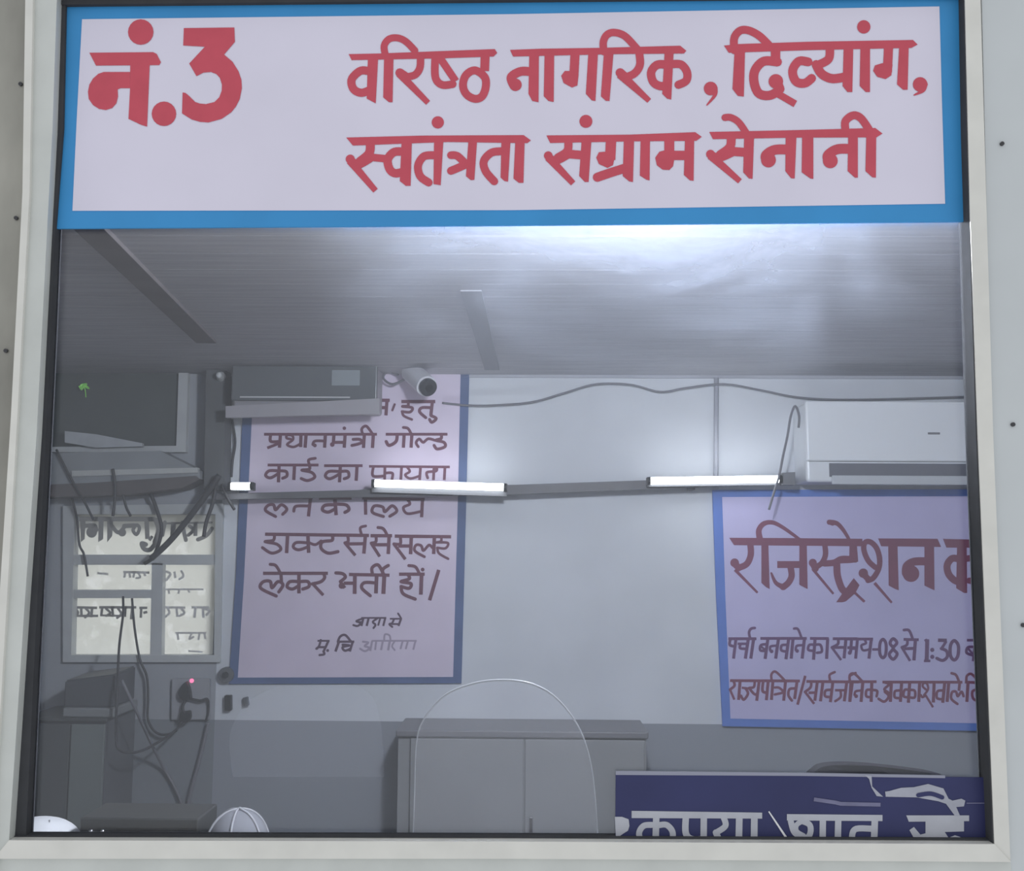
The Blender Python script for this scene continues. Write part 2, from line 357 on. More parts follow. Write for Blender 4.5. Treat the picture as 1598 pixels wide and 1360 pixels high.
YT = YS-.0006
lettering('number_lettering', [(NUM, 100, 10, k3)], YT, RED, sg)
lettering('upper_line_lettering', [(L1A, 530, 30, k3), (L1B, 780, 30, k3), (L1C, 1080, 20, 380/1598)], YT, RED, sg)
lettering('lower_line_lettering', [(L2A, 530, 170, k3), (L2B, 840, 170, 270/1598), (L2C, 1090, 160, k3)], YT, RED, sg)
# ---------------------------------------------------------------- quiet notice on the glass, bottom right
NB = mat('navy_vinyl', lin(50, 54, 98), 0.5, 0, 0.12, 12)
NW = mat('pale_notice_letters', lin(185, 187, 196), 0.5, 0, 0.08, 30)
NS = mat('scratched_vinyl', lin(120, 120, 150), 0.5, 0, 0.15, 40)
nt = thing('quiet_notice', 'torn navy blue notice with pale lettering on the glass at bottom right', 'notice')
slab('panel', [(961, 1210), (1250, 1211), (1537, 1214), (1541, 1335), (960, 1335)], .0145, .003, NB, nt)
slab('edge_strip', [(961, 1204), (1250, 1207), (1475, 1211), (1475, 1215), (1250, 1211.5), (961, 1210)], .0143, .0035, mat('bare_backing_edge', lin(150, 152, 168), .5), nt)
O1 = '''P 50,455 110,455 165,475 172,530 160,570 120,595 60,640; P 190,405 1275,420 1275,470 190,465; L54 395,450 388,700; S50 360,522 290,530 252,590 270,670; S50 415,525 480,522 530,580 530,680;
S54 640,460 640,590 690,640 790,640; L54 790,460 788,680; S50 955,460 970,530 895,585; S52 890,585 930,670 960,700; L56 1085,460 1080,690; L56 1210,460 1208,690'''
O2 = '''P -60,405 685,412 685,460 -60,455; S46 -30,460 0,550 80,590; S46 60,460 118,490 120,560 70,618 0,625 -40,610; S40 60,460 15,490 15,540 70,575; L50 220,455 218,650; L50 340,455 336,650; S48 610,520 480,520 448,575 460,650; L52 625,455 618,655;
P 870,415 1360,415 1360,460 890,465; P 1020,455 1320,455 1320,540 1170,545 1200,590 1250,570 1310,590 1335,655 1290,655 1270,620 1215,630 1190,665 970,665 895,530 930,505 980,565 1020,555'''
O3 = '''P 545,100 600,105 605,190 690,270 640,265 600,200 580,130; P 705,230 740,225 830,200 930,195 1040,170 1160,205 1200,285 1230,300 1300,285 1330,300 1320,345 1260,350 1290,420 1250,420 1180,325 1120,305 950,275 710,270'''
O4 = '''L30 150,290 320,315 360,325 670,332; L7 1340,320 1480,320; L7 1360,600 1480,600'''
q = 320/1598
lettering('lettering', [(O1, 950, 1190, k3), (O2, 1240, 1190, q)], .0138, NW, nt)
lettering('torn_patch', [(O3, 1240, 1190, q)], .0137, mat('torn_backing', lin(172, 174, 186), .6, 0, .12, 40), nt)
for o_ in O4.split(';'): lettering('scuff', [(o_, 1240, 1190, q)], .0137, NS, nt)
lettering('torn_flap', [('S34 965,258 1060,246 1150,275', 1240, 1190, q)], .0131, NB, nt)
lettering('scratch', [('L10>20 1330,410 1500,665; D14 1502,665', 950, 1190, k3)], .0133, mat('scratch_metal', (.8, .8, .82), .3), nt)
# ---------------------------------------------------------------- admission poster on the back wall
YP = YB-.012
DB = mat('faded_blue_border', lin(88, 122, 196), .6, 0, .1, 8)
DBD = mat('slate_blue_border', lin(80, 98, 138), .6, 0, .12, 8)
POST = mat('mauve_poster_sheet', lin(206, 194, 212), .55, 0, .06, 5)
INK = mat('maroon_poster_ink', lin(104, 62, 80), .6, 0, .1, 30)
INKD = mat('dark_poster_ink', lin(84, 62, 82), .6, 0, .1, 30)
INKP = mat('purple_board_ink', lin(100, 64, 108), .6, 0, .1, 30)
INKF = mat('faded_poster_ink', lin(158, 146, 164), .6)
po = thing('admission_poster', 'tall mauve poster of maroon lettering with slate blue border, left of centre on back wall', 'poster')
slab('border', [(382, 560), (733, 556), (727, 800), (720, 1067), (357, 1068), (368, 900)], YP, .011, DBD, po)
slab('panel', [(397, 572), (719, 570), (714, 800), (707, 1057), (371, 1058), (381, 900)], YP-.002, .004, POST, po)
PA = '''L26 945,50 1040,50; L26 1018,50 1010,168; S26 1012,108 960,112 955,160; S18 1078,82 1060,128; L26 1130,60 1395,60; S22 1182,60 1182,92 1138,98 1215,108 1198,142 1136,138; S20 1136,138 1150,172 1212,200; S24 1365,108 1290,108 1272,140 1320,185; L26 1372,60 1360,170; S24 1362,170 1402,192 1368,222 1350,200'''
PB = '''L22 60,315 940,315; S24 112,318 112,370 175,372; L26 188,318 180,420; L22 85,422 172,388; S20 268,352 236,345 240,322 280,326 285,358 240,395 290,414 345,388; L26 348,318 345,415; L26 388,315 380,420; S22 538,368 458,368 440,395; D15 456,402; L26 538,315 532,420;
L26 605,318 600,385; D18 592,395; L24 600,378 690,378; L26 692,315 685,420; D14 686,268; L26 842,315 835,422; S24 755,355 805,355 835,378; S24 745,402 790,392 838,375; L26 912,315 905,422; S22 828,312 822,272 858,252 905,312;
L22 1008,315 1490,315; S26 1098,318 1088,372 1035,402 1012,372; L26 1152,315 1146,420; L26 1212,315 1206,420; S22 1145,262 1182,270 1208,315; S22 1262,412 1245,380 1270,352 1300,378 1340,350 1392,362; S24 1442,318 1440,348 1400,362 1462,378 1470,412 1410,430 1385,402'''
PC = '''L22 88,555 485,555; L26 178,555 172,690; S24 168,600 100,600 72,635 110,655 170,622; S24 178,600 232,605 238,640 205,658; L26 298,555 292,672; S24 415,558 412,588 355,595 430,612 455,650 400,676 350,660; S22 415,555 408,515 460,502;
L22 528,560 828,560; L26 655,560 648,690; S24 645,605 565,605 538,640 575,662 648,625; S24 655,605 712,605 720,645 685,662; L26 785,560 778,678; L20 878,565 1508,570; S22 912,570 910,640 1000,640; L22 1002,568 1000,668; S22 1000,618 1060,618 1058,662;
L22 1132,568 1126,670; S20 1176,572 1196,605 1160,632 1200,660 1272,640; L22 1280,568 1272,672; S22 1405,570 1400,602 1330,612 1335,655; L22 1385,570 1380,672; L22 1470,570 1464,672'''
PD = '''L22 60,35 440,35; L22 488,40 742,40; L22 825,40 1312,48; S24 150,182 72,135 92,95 135,92 150,130 195,90 238,125 205,165; S24 412,100 310,102 292,140; L26 422,40 406,182; L28 612,40 622,172; S26 612,90 535,95 515,130 560,148 615,122; S26 622,85 700,92 722,128 690,150;
L26 850,40 852,168; S24 990,182 905,150 920,100 985,108 1002,145 1058,98 1095,140 1040,180; S22 1178,50 1196,85 1146,112 1178,160 1285,142; L26 1295,45 1288,188'''
PE = '''L26 68,320 878,330; S24 142,325 132,368 68,378 160,398 190,440 120,468 48,425; L28 244,322 236,468; L28 402,325 408,466; S24 402,388 312,385 288,420 330,442 405,418; S22 410,385 460,402 505,372; S26 592,330 590,368 515,380 505,430 560,468 636,456;
S24 712,330 716,375 690,388; L24 690,388 772,486; L26 705,396 842,394; L28 850,330 838,472; S22 822,328 810,272 852,256; L26 890,332 1058,332; S24 932,332 932,378 895,390; L24 895,390 962,495; L26 915,402 1032,402; L28 1035,332 1028,475; S24 948,268 990,278 1022,332;
L26 1078,335 1518,340; S24 1122,340 1122,395 1072,396; L24 1072,396 1162,516; L26 1105,412 1210,412; L28 1208,338 1202,476; S22 1310,496 1235,450 1245,405 1285,410 1302,448 1345,405 1372,425; L28 1388,340 1382,475; S20 1440,345 1440,374 1402,384; S20 1402,384 1492,388 1474,430 1410,425; S20 1410,425 1424,470 1495,512'''
PF = '''L26 52,625 558,625; S26 155,802 35,742 52,692 108,688 122,738 168,690 208,715 175,770; L26 192,625 196,695; S24 108,555 152,565 188,625; L28 332,628 332,782; S26 328,690 262,690 240,730 282,748 332,720; S26 338,690 402,690 410,728 362,748;
S26 525,628 532,660 500,692 435,708; L24 435,702 522,796; L26 722,634 1038,640; S26 620,622 672,628 694,655 655,690; D24 665,722; L26 655,690 690,740; L26 680,702 770,702; L30 768,632 766,786; S26 925,700 842,698 822,740 888,800; L30 938,635 932,782; L32 998,635 990,786;
S26 905,632 902,582 950,560 992,632; S26 985,632 988,592 1028,564; L26 1112,632 1312,632; S26 1182,635 1192,668 1128,690 1205,705 1190,742 1128,728; S26 1128,728 1145,785 1238,826; L30 1288,632 1282,792; S24 1188,565 1240,575 1272,630; D15 1296,596; L28 1422,598 1350,836'''
PG = '''S24 592,262 640,272 672,238 625,218 685,192; L22 655,228 700,226; L26 705,188 682,272; L26 765,182 742,272; L20 680,180 965,180; S24 865,185 812,225 842,258 820,295; L22 895,185 872,268; L24 952,185 930,272; S24 1052,192 1032,238 1000,252 1032,282; L22 1025,250 1105,250; L26 1132,190 1102,272; S22 1098,130 1112,150 1134,188; L20 1005,190 1140,190;
S26 222,432 202,500 172,530; D16 180,525; L26 190,512 270,512; L28 312,435 252,565; L22 185,440 322,440; S26 252,560 262,592 208,602; D17 300,550; L30 432,440 388,562; S28 415,452 442,392 500,375 562,445; L26 408,450 602,450; S28 470,485 545,492 470,512 495,552 562,530; L28 585,450 550,562'''
PGF = '''S24 700,450 760,460 720,500 775,520 725,558 668,530; L24 805,440 782,556; L22 850,445 838,545; L20 800,440 1310,440; S22 940,430 950,368 1000,378 1012,430; L24 925,445 905,545; L26 1005,442 985,548; S20 1060,445 1030,500 1060,545; L22 1150,445 1125,535; L22 1210,442 1185,535; L22 1295,442 1270,542'''
YQ = YP-.0032; a = 320/1598; c = 220/1598
for t_, y_ in ((PA, 615), (PB, 615), (PC, 615), (PD, 770), (PE, 770), (PF, 770)):
    lettering('line_lettering', [(t_, 400, y_, a)], YQ, INK, po)
lettering('signature_lettering', [(PG, 470, 940, c)], YQ, INKD, po)
tag(lettering('faded_lettering', [(PGF, 470, 940, c)], YQ, INKF, po), 'rubbed-out faded lettering')
# ---------------------------------------------------------------- registration board, right
rb = thing('registration_board', 'lavender registration notice board with blue border and maroon lettering below the right air conditioner', 'notice board')
YR = YB-.018
LAV = mat('lavender_board_sheet', lin(188, 182, 218), .5, 0, .05, 5)
INKR = mat('maroon_board_ink', lin(120, 62, 88), .55, 0, .08, 30)
slab('border', [(1112, 765), (1780, 763), (1780, 1146), (1128, 1134), (1118, 930)], YR, .017, DB, rb)
slab('panel', [(1127, 776), (1766, 774), (1766, 1134), (1140, 1122), (1132, 930)], YR-.002, .004, LAV, rb)
RA = '''P 130,288 900,292 1640,300 1640,385 185,372; S72 370,365 375,480 330,585 235,630; D50 192,572; S76 200,590 240,630; L36>26 195,650 452,912; P 495,370 575,370 590,870 550,850 495,800; S72>34 478,300 466,205 520,130 620,115 740,172 920,300;
L78 675,592 940,592; S72 825,620 838,720 800,800 740,848; S66>24 750,848 660,800 608,690; P 925,370 1010,370 1020,870 980,850 925,820; S62 1215,380 1222,480 1180,575 1095,630; D46 1078,572; S72 1075,580 1110,640; L34>26 1075,640 1312,925;
S72 1210,580 1320,570 1400,530 1500,530; L84 1535,380 1532,570; S80 1350,590 1358,720 1400,850 1440,900; S60>36 1265,112 1350,125 1420,195 1485,298; D32 1300,120'''
RBT = '''P -110,1020 -20,890 90,745 155,825 105,920 0,1010 -40,1020; P 0,300 120,300 140,560 60,575 -80,580 -60,500 40,495 45,380; L30 95,905 212,1015; S62 335,625 255,550 205,430 215,345 275,335 345,400 382,520 372,640 310,745 250,772; D54 198,690; S70 200,700 260,765; L36>26 325,800 520,1025; P 365,295 1040,300 1080,392 400,385;
P 480,370 585,370 600,885 560,870 485,830; P 890,370 1000,370 1005,885 970,870 890,830; S92 895,555 770,560 690,610 680,690; D95 738,695; P 1100,300 1560,312 1560,402 1140,400; P 1260,390 1370,390 1375,915 1340,915 1250,860;
S80 1268,525 1200,525 1148,600 1165,700 1230,770 1295,790; S72 1370,525 1440,525 1500,600 1490,760 1400,775'''
RC = '''L34 88,208 422,208; S34 112,212 105,280 158,298; L36 178,212 150,445; L30 198,268 315,268; S32 232,272 228,320 300,328; L38 325,212 290,445; L38 388,212 355,445; S32 345,195 334,130 360,88 402,80;
L34 468,204 1020,204; S32 545,272 475,285 468,345 530,352; L26 478,300 530,345; L38 558,208 525,448; S30 665,290 590,300 585,345; D22 602,358; L38 684,208 650,445; S32 780,280 722,288 718,345 775,360; L38 805,208 772,452; L38 856,208 835,445; S30 980,285 902,292 888,340; D22 905,353; L38 992,208 965,445; S30 868,88 915,95 958,200;
L34 1058,204 1282,206; L38 1118,208 1100,458; S32 1108,280 1050,282 1038,340 1104,352; S32 1118,280 1182,282 1198,360 1142,375; L38 1268,208 1255,448; L34 1328,208 1625,208; S34 1392,212 1390,270 1318,312; L30 1315,308 1428,462; L34 1340,312 1470,310; L38 1485,212 1462,442; L36 1552,212 1540,360; D24 1530,375; L32 1540,325 1620,325'''
RD = '''L34 108,705 938,710; S32 150,710 162,765 108,812; L28 108,812 160,932; L36 228,708 210,935; L28 248,790 335,800; S32 290,795 322,858 272,932 238,885; S32 402,712 392,780 338,792; S32 338,800 400,868 432,860; L36 455,708 425,945; S34 502,712 495,828 548,850; L36 562,708 540,938; L36 618,708 600,935;
S30 604,705 600,632 650,600 755,700; S30 640,788 690,790 750,840; S30 640,870 700,858 750,845; L36 768,708 745,945; S32 882,798 815,808 802,880 842,942; L36 905,708 875,925; L32 1002,648 910,992; L34 1015,715 1640,722; S32 1072,718 1065,785 998,840; L30 998,838 1108,982; L32 1040,850 1130,848; L36 1145,718 1115,945; L36 1212,718 1182,952;
S32 1308,815 1242,825 1238,890 1302,902; L36 1330,718 1300,962; S30 1300,712 1290,640 1352,604; L30 1355,820 1470,820; S30 1420,825 1422,900 1358,950; L36 1495,718 1465,952; L36 1562,718 1532,952; S30 1538,722 1528,655 1600,615'''
RE = '''L34 95,205 74,425; L32 -20,300 90,300; L32 -20,202 272,202; L34 28,205 18,350; S28 172,205 192,248 140,275 160,330 232,318; L36 252,202 225,425; L28 262,320 330,320; O36 384,205 418,255 416,370 384,415 350,370 350,255; O36 500,198 542,245 500,308 545,370 500,432 455,375 500,308 464,250;
L32 618,206 790,210; S32 662,210 655,268 598,296; L30 596,294 692,450; L34 625,312 740,308; L38 752,212 735,445; S32 622,100 680,105 718,190; L46 886,205 880,445; L28 848,450 922,450; L30 856,225 886,208; D24 943,325; D24 943,404; L40 1008,215 1108,218; L32 1102,225 1050,308; S36 1045,310 1105,338 1112,405 1060,445 995,420; O38 1192,220 1238,275 1234,390 1192,440 1150,390 1150,275;
L30 1335,215 1500,215; S32 1412,290 1345,298 1332,358 1400,385; L26 1350,310 1405,375; L38 1435,215 1410,455; L32 1455,410 1505,442'''
RF = '''L32 -20,686 312,686; L36 22,690 8,915; S30 10,688 8,612 60,595 148,680; S28 140,785 76,795 62,835; D22 80,850; L36 156,690 136,915; L36 258,690 250,915; S30 252,778 200,782 195,850 252,862; S30 260,780 318,790 312,852; L32 378,690 1285,692; S30 395,692 455,715 400,770 440,805; S30 405,800 450,850 400,912 335,880; L36 480,690 468,915; L30 425,820 475,818;
S30 572,785 520,795 518,862 575,872; L36 596,690 582,915; L36 688,690 672,925; S30 678,778 630,780 618,850 678,864; S30 692,778 745,790 745,862 700,866; L36 800,690 790,915; S26 872,775 836,740 842,705 880,705 896,770 850,838; S26 815,838 832,862 868,842; L26 868,840 952,976; L36 965,690 955,922; S30 1070,785 1002,795 998,872 1062,885; L36 1085,690 1062,925; L36 1130,690 1112,915;
S30 1228,938 1160,880 1168,805 1212,800 1232,850 1275,800 1298,850; L32 1255,690 1245,790; S30 1162,590 1212,610 1248,688; L32 1312,690 1565,702; L36 1348,690 1335,915; S30 1330,692 1335,622 1390,600 1478,695; S30 1492,700 1480,760 1400,795 1410,880 1480,902 1500,850'''
YRR = YR-.0032
lettering('heading_lettering', [(RA, 1120, 800, c), (RBT, 1320, 800, c)], YRR, INKR, rb)
lettering('timing_lettering', [(RC, 1125, 970, 210/1598), (RE, 1325, 970, c)], YRR, INKP, rb)
lettering('holiday_lettering', [(RD, 1125, 970, 210/1598), (RF, 1325, 970, c)], YRR, INKR, rb)
# ---------------------------------------------------------------- right air conditioner
def wpt(px, py, Y): return P(px, py, Y)
YA = 2.88
ac = thing('air_conditioner', 'white split air conditioner above the registration board', 'air conditioner')
p0, p1 = P(1257, 626, YA), P(1690, 722, YA)
boxo('body', (p0.x, YA+.012, P(1257, 757, YA).z+.012), (p1.x, YB-.001, p0.z-.004), WHITEP, ac, .012)
boxo('front_panel', (p0.x-.001, YA-.006, p1.z), (p1.x+.001, YA+.03, p0.z), mat('ac_glossy_panel', (.78, .80, .83), .12, 0, 0, 3, .5), ac, .008)
boxo('air_outlet', (P(1277, 0, YA).x, YA+.004, P(1277, 744, YA).z), (p1.x-.03, YA+.016, P(1277, 723, YA).z), VENTD, ac)
boxo('louver', (P(1280, 0, YA).x, YA+.0, P(1277, 756, YA).z), (p1.x-.03, YA+.013, P(1277, 742, YA).z), mat('louver_plastic', (.5, .52, .55), .3), ac, .003)
d0 = P(1448, 675, YA-.007); d1 = P(1467, 678.5, YA-.007)
boxo('badge', (d0.x, YA-.0075, d1.z), (d1.x, YA-.005, d0.z), mat('badge_grey', (.2, .2, .22), .4), ac)
# ---------------------------------------------------------------- left air conditioner (dim)
DACF = mat('dim_ac_panel', (.13, .14, .15), .25, 0, .08, 4, .5); DACB = mat('dim_ac_body', (.30, .29, .31), .45, 0, .06, 4)
al = thing('air_conditioner', 'grey wall unit jutting out over the top left corner of the mauve poster', 'air conditioner')
YL = 2.90
q0, q1 = P(362, 570, YL), P(588, 626, YL)
boxo('front_panel', (q0.x, YL, q1.z), (q1.x, YL+.02, q0.z), DACF, al, .006)
boxo('body', (q0.x+.004, YL+.018, P(362, 640, YL).z), (q1.x-.003, YB-.0145, q0.z+.004), DACB, al, .01)
bm = bmesh.new(); prism(bm, [P(352, 634, YL-.01), P(592, 622, YL-.01), P(592, 646, YL-.01), P(352, 652, YL-.01)], .03)
from_bm('bottom_flap', bm, mat('dim_ac_flap', (.36, .345, .37), .5, 0, .06, 5), al)
boxo('panel_reflection', (P(532, 0, YL).x, YL-.002, P(540, 602, YL).z), (P(574, 0, YL).x, YL+.004, P(540, 578, YL).z), mat('reflection_grey', (.28, .31, .33), .15), al)  # pale box painted in for a window reflection on the panel
boxo('trim_line', (P(395, 0, YL).x, YL-.003, P(400, 621, YL).z), (P(560, 0, YL).x, YL+.004, P(400, 619, YL).z), mat('trim_silver', (.55, .55, .57), .25), al)
# ---------------------------------------------------------------- security camera
cc = thing('security_camera', 'small white security camera with dark lens above the mauve poster', 'security camera')
a_ = P(648, 586, YB-.14); b_ = P(667, 604, YB-.235)
t_ = (b_-a_).normalized()
cyb = mat('camera_white', (.62, .62, .66), .35)
bm = bmesh.new(); cyl(bm, a_-t_*.05, b_, .043, 28); bmesh.ops.bevel(bm, geom=[e for e in bm.edges if len(e.link_faces) == 2 and any(len(f.verts) > 4 for f in e.link_faces)], offset=.008, segments=3, affect='EDGES')
from_bm('housing', bm, cyb, cc)
cylo('lens_hood', b_-t_*.005, b_+t_*.012, .036, mat('lens_dark', (.03, .03, .035), .15), cc, 28)
cylo('lens', b_+t_*.012, b_+t_*.016, .016, mat('lens_glass', (.01, .01, .012), .05), cc, 20)
p = a_-t_*.05
bm = bmesh.new(); cyl(bm, p+t_*.02, Vector((p.x-.02, YB-.03, p.z+.02)), .013, 14); cyl(bm, (p.x-.02, YB-.03, p.z+.02), (p.x-.02, YB-.0145, p.z+.02), .032, 20)
from_bm('bracket', bm, cyb, cc)
tube('pigtail_cable', [P(632, 592, YB-.1), P(612, 600, YB-.08), P(598, 590, YB-.06), P(606, 580, YB-.05), P(622, 586, YB-.04)], .005, CABLEG, cc)
# ---------------------------------------------------------------- lighting rail and tube lights
YRL = 3.0
rail = thing('lighting_rail', 'long dark metal rail running across the back wall behind the tube lights', 'rail')
RM = mat('rail_grey', (.115, .115, .125), .5, 0, .15, 10)
slab('channel', [(336, 771), (560, 765), (600, 761), (800, 757), (1240, 742), (1240, 755), (800, 772), (600, 776), (560, 776), (336, 780)], YRL, .035, RM, rail)
for px, py in ((780, 765), (1080, 757)):
    p = P(px, py, YRL+.03); boxo('bracket', (p.x-.012, YRL+.03, p.z-.02), (p.x+.012, YB-.0195 if px > 1110 else (YB-.0145 if px < 700 else YB), p.z+.02), RM, rail)
TUBE = bpy.data.materials.new('lit_tube'); TUBE.use_nodes = True
tb = TUBE.node_tree.nodes['Principled BSDF']; tb.inputs['Emission Color'].default_value = (.93, .97, 1, 1); tb.inputs['Emission Strength'].default_value = TUBE_EMIT
BAT = mat('batten_grey', (.10, .102, .11), .5, 0, .05, 8)
def tubelight(x0, y0, x1, y1, label, lo=18, hi=4, cap1=0):
    t = thing('tube_light', label, 'tube light', 'tube lights along the rail')
    Y = YRL-.05
    A, B = P(x0, y0, Y), P(x1, y1, Y)
    bm = bmesh.new(); prism(bm, [P(x0-2, y0-hi, Y+.022), P(x1+2, y1-hi, Y+.022), P(x1+2, y1+lo, Y+.022), P(x0-2, y0+lo, Y+.022)], .028)
    from_bm('batten', bm, BAT, t)
    d = (B-A).normalized()
    cylo('tube', A+d*.008, B-d*.008, .0145, TUBE, t, 24)
    for q_, s_ in ((A, 1), (B, -1)):
        bm = bmesh.new(); cyl(bm, q_-d*s_*.004, q_+d*s_*.008, .0165, 20); box(bm, q_+Vector((-.007, 0, -.014)), q_+Vector((.007, .024, .014)))
        from_bm('end_cap', bm, BLACK, t)
    return t
tubelight(582, 754.5, 789, 761, 'lit tube light glaring across the mauve poster, its right end past the border', 14, 2)
tubelight(1012, 751, 1218, 748, 'lit tube light just left of the white air conditioner', 9, 2)
tubelight(358, 759, 394, 759, 'short lit end of a tube light at the left edge of the mauve poster', 7, 3)
hb = tag(slab('junction_box', [(1222, 738), (1241, 737), (1241, 757), (1222, 757)], YRL-.06, .06, mat('junction_grey', (.16, .165, .18), .5)), 'small grey junction box at right end of the lighting rail', 'junction box')
# ---------------------------------------------------------------- left: dark vent window, trunking, post
w2 = thing('window_2', 'dark boarded upper window with a pale frame', 'window', kind='structure')
FRM = mat('dull_white_frame', (.47, .485, .49), .5, 0, .08, 8)
YW = YB-.03
def frame(name, outer, inner, Y, depth, m, parent):
    bm = bmesh.new()
    o = [P(*p, Y) for p in outer]; i = [P(*p, Y) for p in inner]
    for k in range(4):
        prism(bm, [o[k], o[(k+1) % 4], i[(k+1) % 4], i[k]], depth)
    return from_bm(name, bm, m, parent)
frame('window_frame', [(60, 569), (294, 560), (290, 706), (52, 706)], [(70, 579), (279, 575), (275, 696), (60, 698)], YW, .03, FRM, w2)
slab('boarded_pane', [(68, 577), (281, 573), (277, 698), (58, 700)], YW+.02, .008, mat('dark_board', (.075, .085, .085), .45, 0, .1, 6), w2)
lf = bmesh.new()
for px, py, r_, an in ((131, 601, .016, .3), (126, 606, .012, 2.3), (136, 605, .013, -.5), (129, 604, .010, 1.2)):
    cpt = P(px, py, YW-.006)
    u = Vector((math.cos(an), 0, math.sin(an))); w = Vector((-math.sin(an), -.3, math.cos(an)))
    ring = [cpt+u*(r_*math.cos(k*math.pi/6))+w*(r_*.45*math.sin(k*math.pi/6))*(1-.3*math.cos(k*math.pi/6))+Vector((0, -.004*math.cos(k*math.pi/3), 0)) for k in range(12)]
    vv = [lf.verts.new(p) for p in ring]; vb = [lf.verts.new(p+Vector((0, .0012, 0))) for p in ring]
    lf.faces.new(vv); lf.faces.new(vb[::-1])
    for k in range(12): lf.faces.new((vv[k], vb[k], vb[(k+1) % 12], vv[(k+1) % 12]))
tube(None, [P(131, 602, YW-.004), P(133, 610, YW+.005), P(134, 620, YW+.0195)], .002, None, None, 4, 6, lf)
tag(from_bm('leaf_sprig', lf, mat('sunlit_leaf_green', (.35, .9, .16), .5)), 'tiny bright green leaf sprig in the dark upper left window', 'leaves')  # green brightened in the colour to stand for sun on the leaves
pk = tag(slab('plank', [(101, 673), (150, 678), (222, 692), (222, 697), (150, 699), (101, 691)], YW-.03, .022, mat('pale_plank', (.42, .44, .46), .6, 0, .1, 20)), 'pale plank leaning in the bottom of the dark upper left window', 'plank')
trk = thing('cable_trunking', 'grey cable trunking below the dark upper left window, cables dropping out', 'trunking')
slab('trunk_body', [(40, 708), (250, 704), (312, 735), (312, 748), (40, 765)], YB-.12, .119, GREYP, trk)
slab('lid_lip', [(112, 735), (308, 730), (309, 738), (112, 744)], YB-.128, .03, mat('pale_lip', (.46, .47, .46), .5, 0, .1, 9), trk)
slab('bottom_tray', [(40, 758), (140, 754), (305, 743), (312, 748), (285, 762), (200, 772), (120, 775), (40, 777)], YB-.128, .12, mat('brown_tray', (.10, .09, .09), .6, 0, .15, 9), trk)
pst = tag(slab('band', [(322, 560), (352, 560), (350, 765), (318, 765)], YB-.10, .098, mat('dark_band', (.10, .105, .11), .6, 0, .15, 6)), 'dark upright post between the dark window and the mauve poster', 'band')  # tall dark slab filling the dark stretch left of the poster
bb = thing('wall_lamp_holder', 'small pale lamp holder on the dark post', 'lamp holder')
p = P(345, 588, YB-.10)
bm = bmesh.new(); cyl(bm, p+Vector((0, -.03, 0)), p+Vector((0, 0, .0)), .014, 16, .02); from_bm('socket', bm, mat('pale_socket', (.45, .46, .46), .4), bb)
bm = bmesh.new(); bmesh.ops.create_uvsphere(bm, u_segments=14, v_segments=10, radius=.013, matrix=Matrix.Translation(p+Vector((.002, -.036, 0)))); from_bm('bulb', bm, mat('unlit_bulb', (.6, .62, .62), .15), bb, True)
# ---------------------------------------------------------------- left: lower window with mirrored notices
w3 = thing('window_3', 'lower left window with pale bars and notices pasted on its outer side', 'window', kind='structure')
frame('window_frame', [(98, 790), (348, 786), (343, 1034), (98, 1034)], [(116, 803), (336, 803), (334, 1023), (111, 1023)], YB-.02, .05, FRM, w3)
for pts in ([(112, 866), (338, 866), (337, 882), (112, 882)], [(237, 878), (254, 878), (252, 1026), (234, 1026)], [(110, 921), (238, 921), (236, 934), (110, 934)]):
    slab('glazing_bar', pts, YB-.012, .04, FRM, w3)
PG_ = bpy.data.materials.new('backlit_paper'); PG_.use_nodes = True
n = PG_.node_tree.nodes; l = PG_.node_tree.links; n.clear()
out = n.new('ShaderNodeOutputMaterial'); tl = n.new('ShaderNodeBsdfTranslucent'); tl.inputs[0].default_value = (.72, .72, .68, 1)
d_ = n.new('ShaderNodeBsdfDiffuse'); d_.inputs[0].default_value = (.7, .7, .68, 1); mm = n.new('ShaderNodeMixShader'); mm.inputs[0].default_value = .2
tt = n.new('ShaderNodeBsdfTransparent'); m3 = n.new('ShaderNodeMixShader'); tx = n.new('ShaderNodeTexNoise'); tx.inputs['Scale'].default_value = 14
g_ = n.new('ShaderNodeNewGeometry'); l.new(g_.outputs['Position'], tx.inputs[0]); rr = n.new('ShaderNodeMapRange')
for i, v in enumerate((.56, .70, .08, .4)): rr.inputs[1+i].default_value = v
l.new(tx.outputs[0], rr.inputs[0]); l.new(rr.outputs[0], m3.inputs[0])
l.new(tl.outputs[0], mm.inputs[1]); l.new(d_.outputs[0], mm.inputs[2]); l.new(mm.outputs[0], m3.inputs[1]); l.new(tt.outputs[0], m3.inputs[2]); l.new(m3.outputs[0], out.inputs[0])
YN = YB+.03
GREYINK = mat('show_through_ink', (.27, .265, .255), .7); PALEINK = mat('pale_show_through_ink', (.55, .54, .53), .7)
def notice(name, pts, label, marks, ink):
    t = thing(name, label, 'notice', 'notices in the lower left window')
    slab('sheet', pts, YN, .001, PG_, t)
    for k_ in marks: lettering('lettering', [k_], YN-.002, ink, t)
    return t
MR = 250/1598
MA = '''L46 150,130 905,132; P 160,140 215,140 205,330 165,362; S42 215,200 300,195 322,240; D55 275,262; P 345,130 395,130 390,330 340,362; P 430,130 490,130 480,300 430,362; S40 470,190 540,265 610,200; D40 580,265; S44 600,200 700,195; O34 725,190 752,225 722,285 688,240; L46 822,130 832,330; S46 815,385 775,375 800,430 860,435 920,360; S48 915,140 942,240 905,360; L30 880,300 850,345'''
MB_ = '''S40 1005,165 980,290; L20 960,175 1480,165; L50 1092,160 1080,345; S40 1180,165 1200,280 1215,340; L40 1312,165 1310,300; S40 1335,335 1420,295 1475,225; S36 1250,200 1290,240 1240,290'''
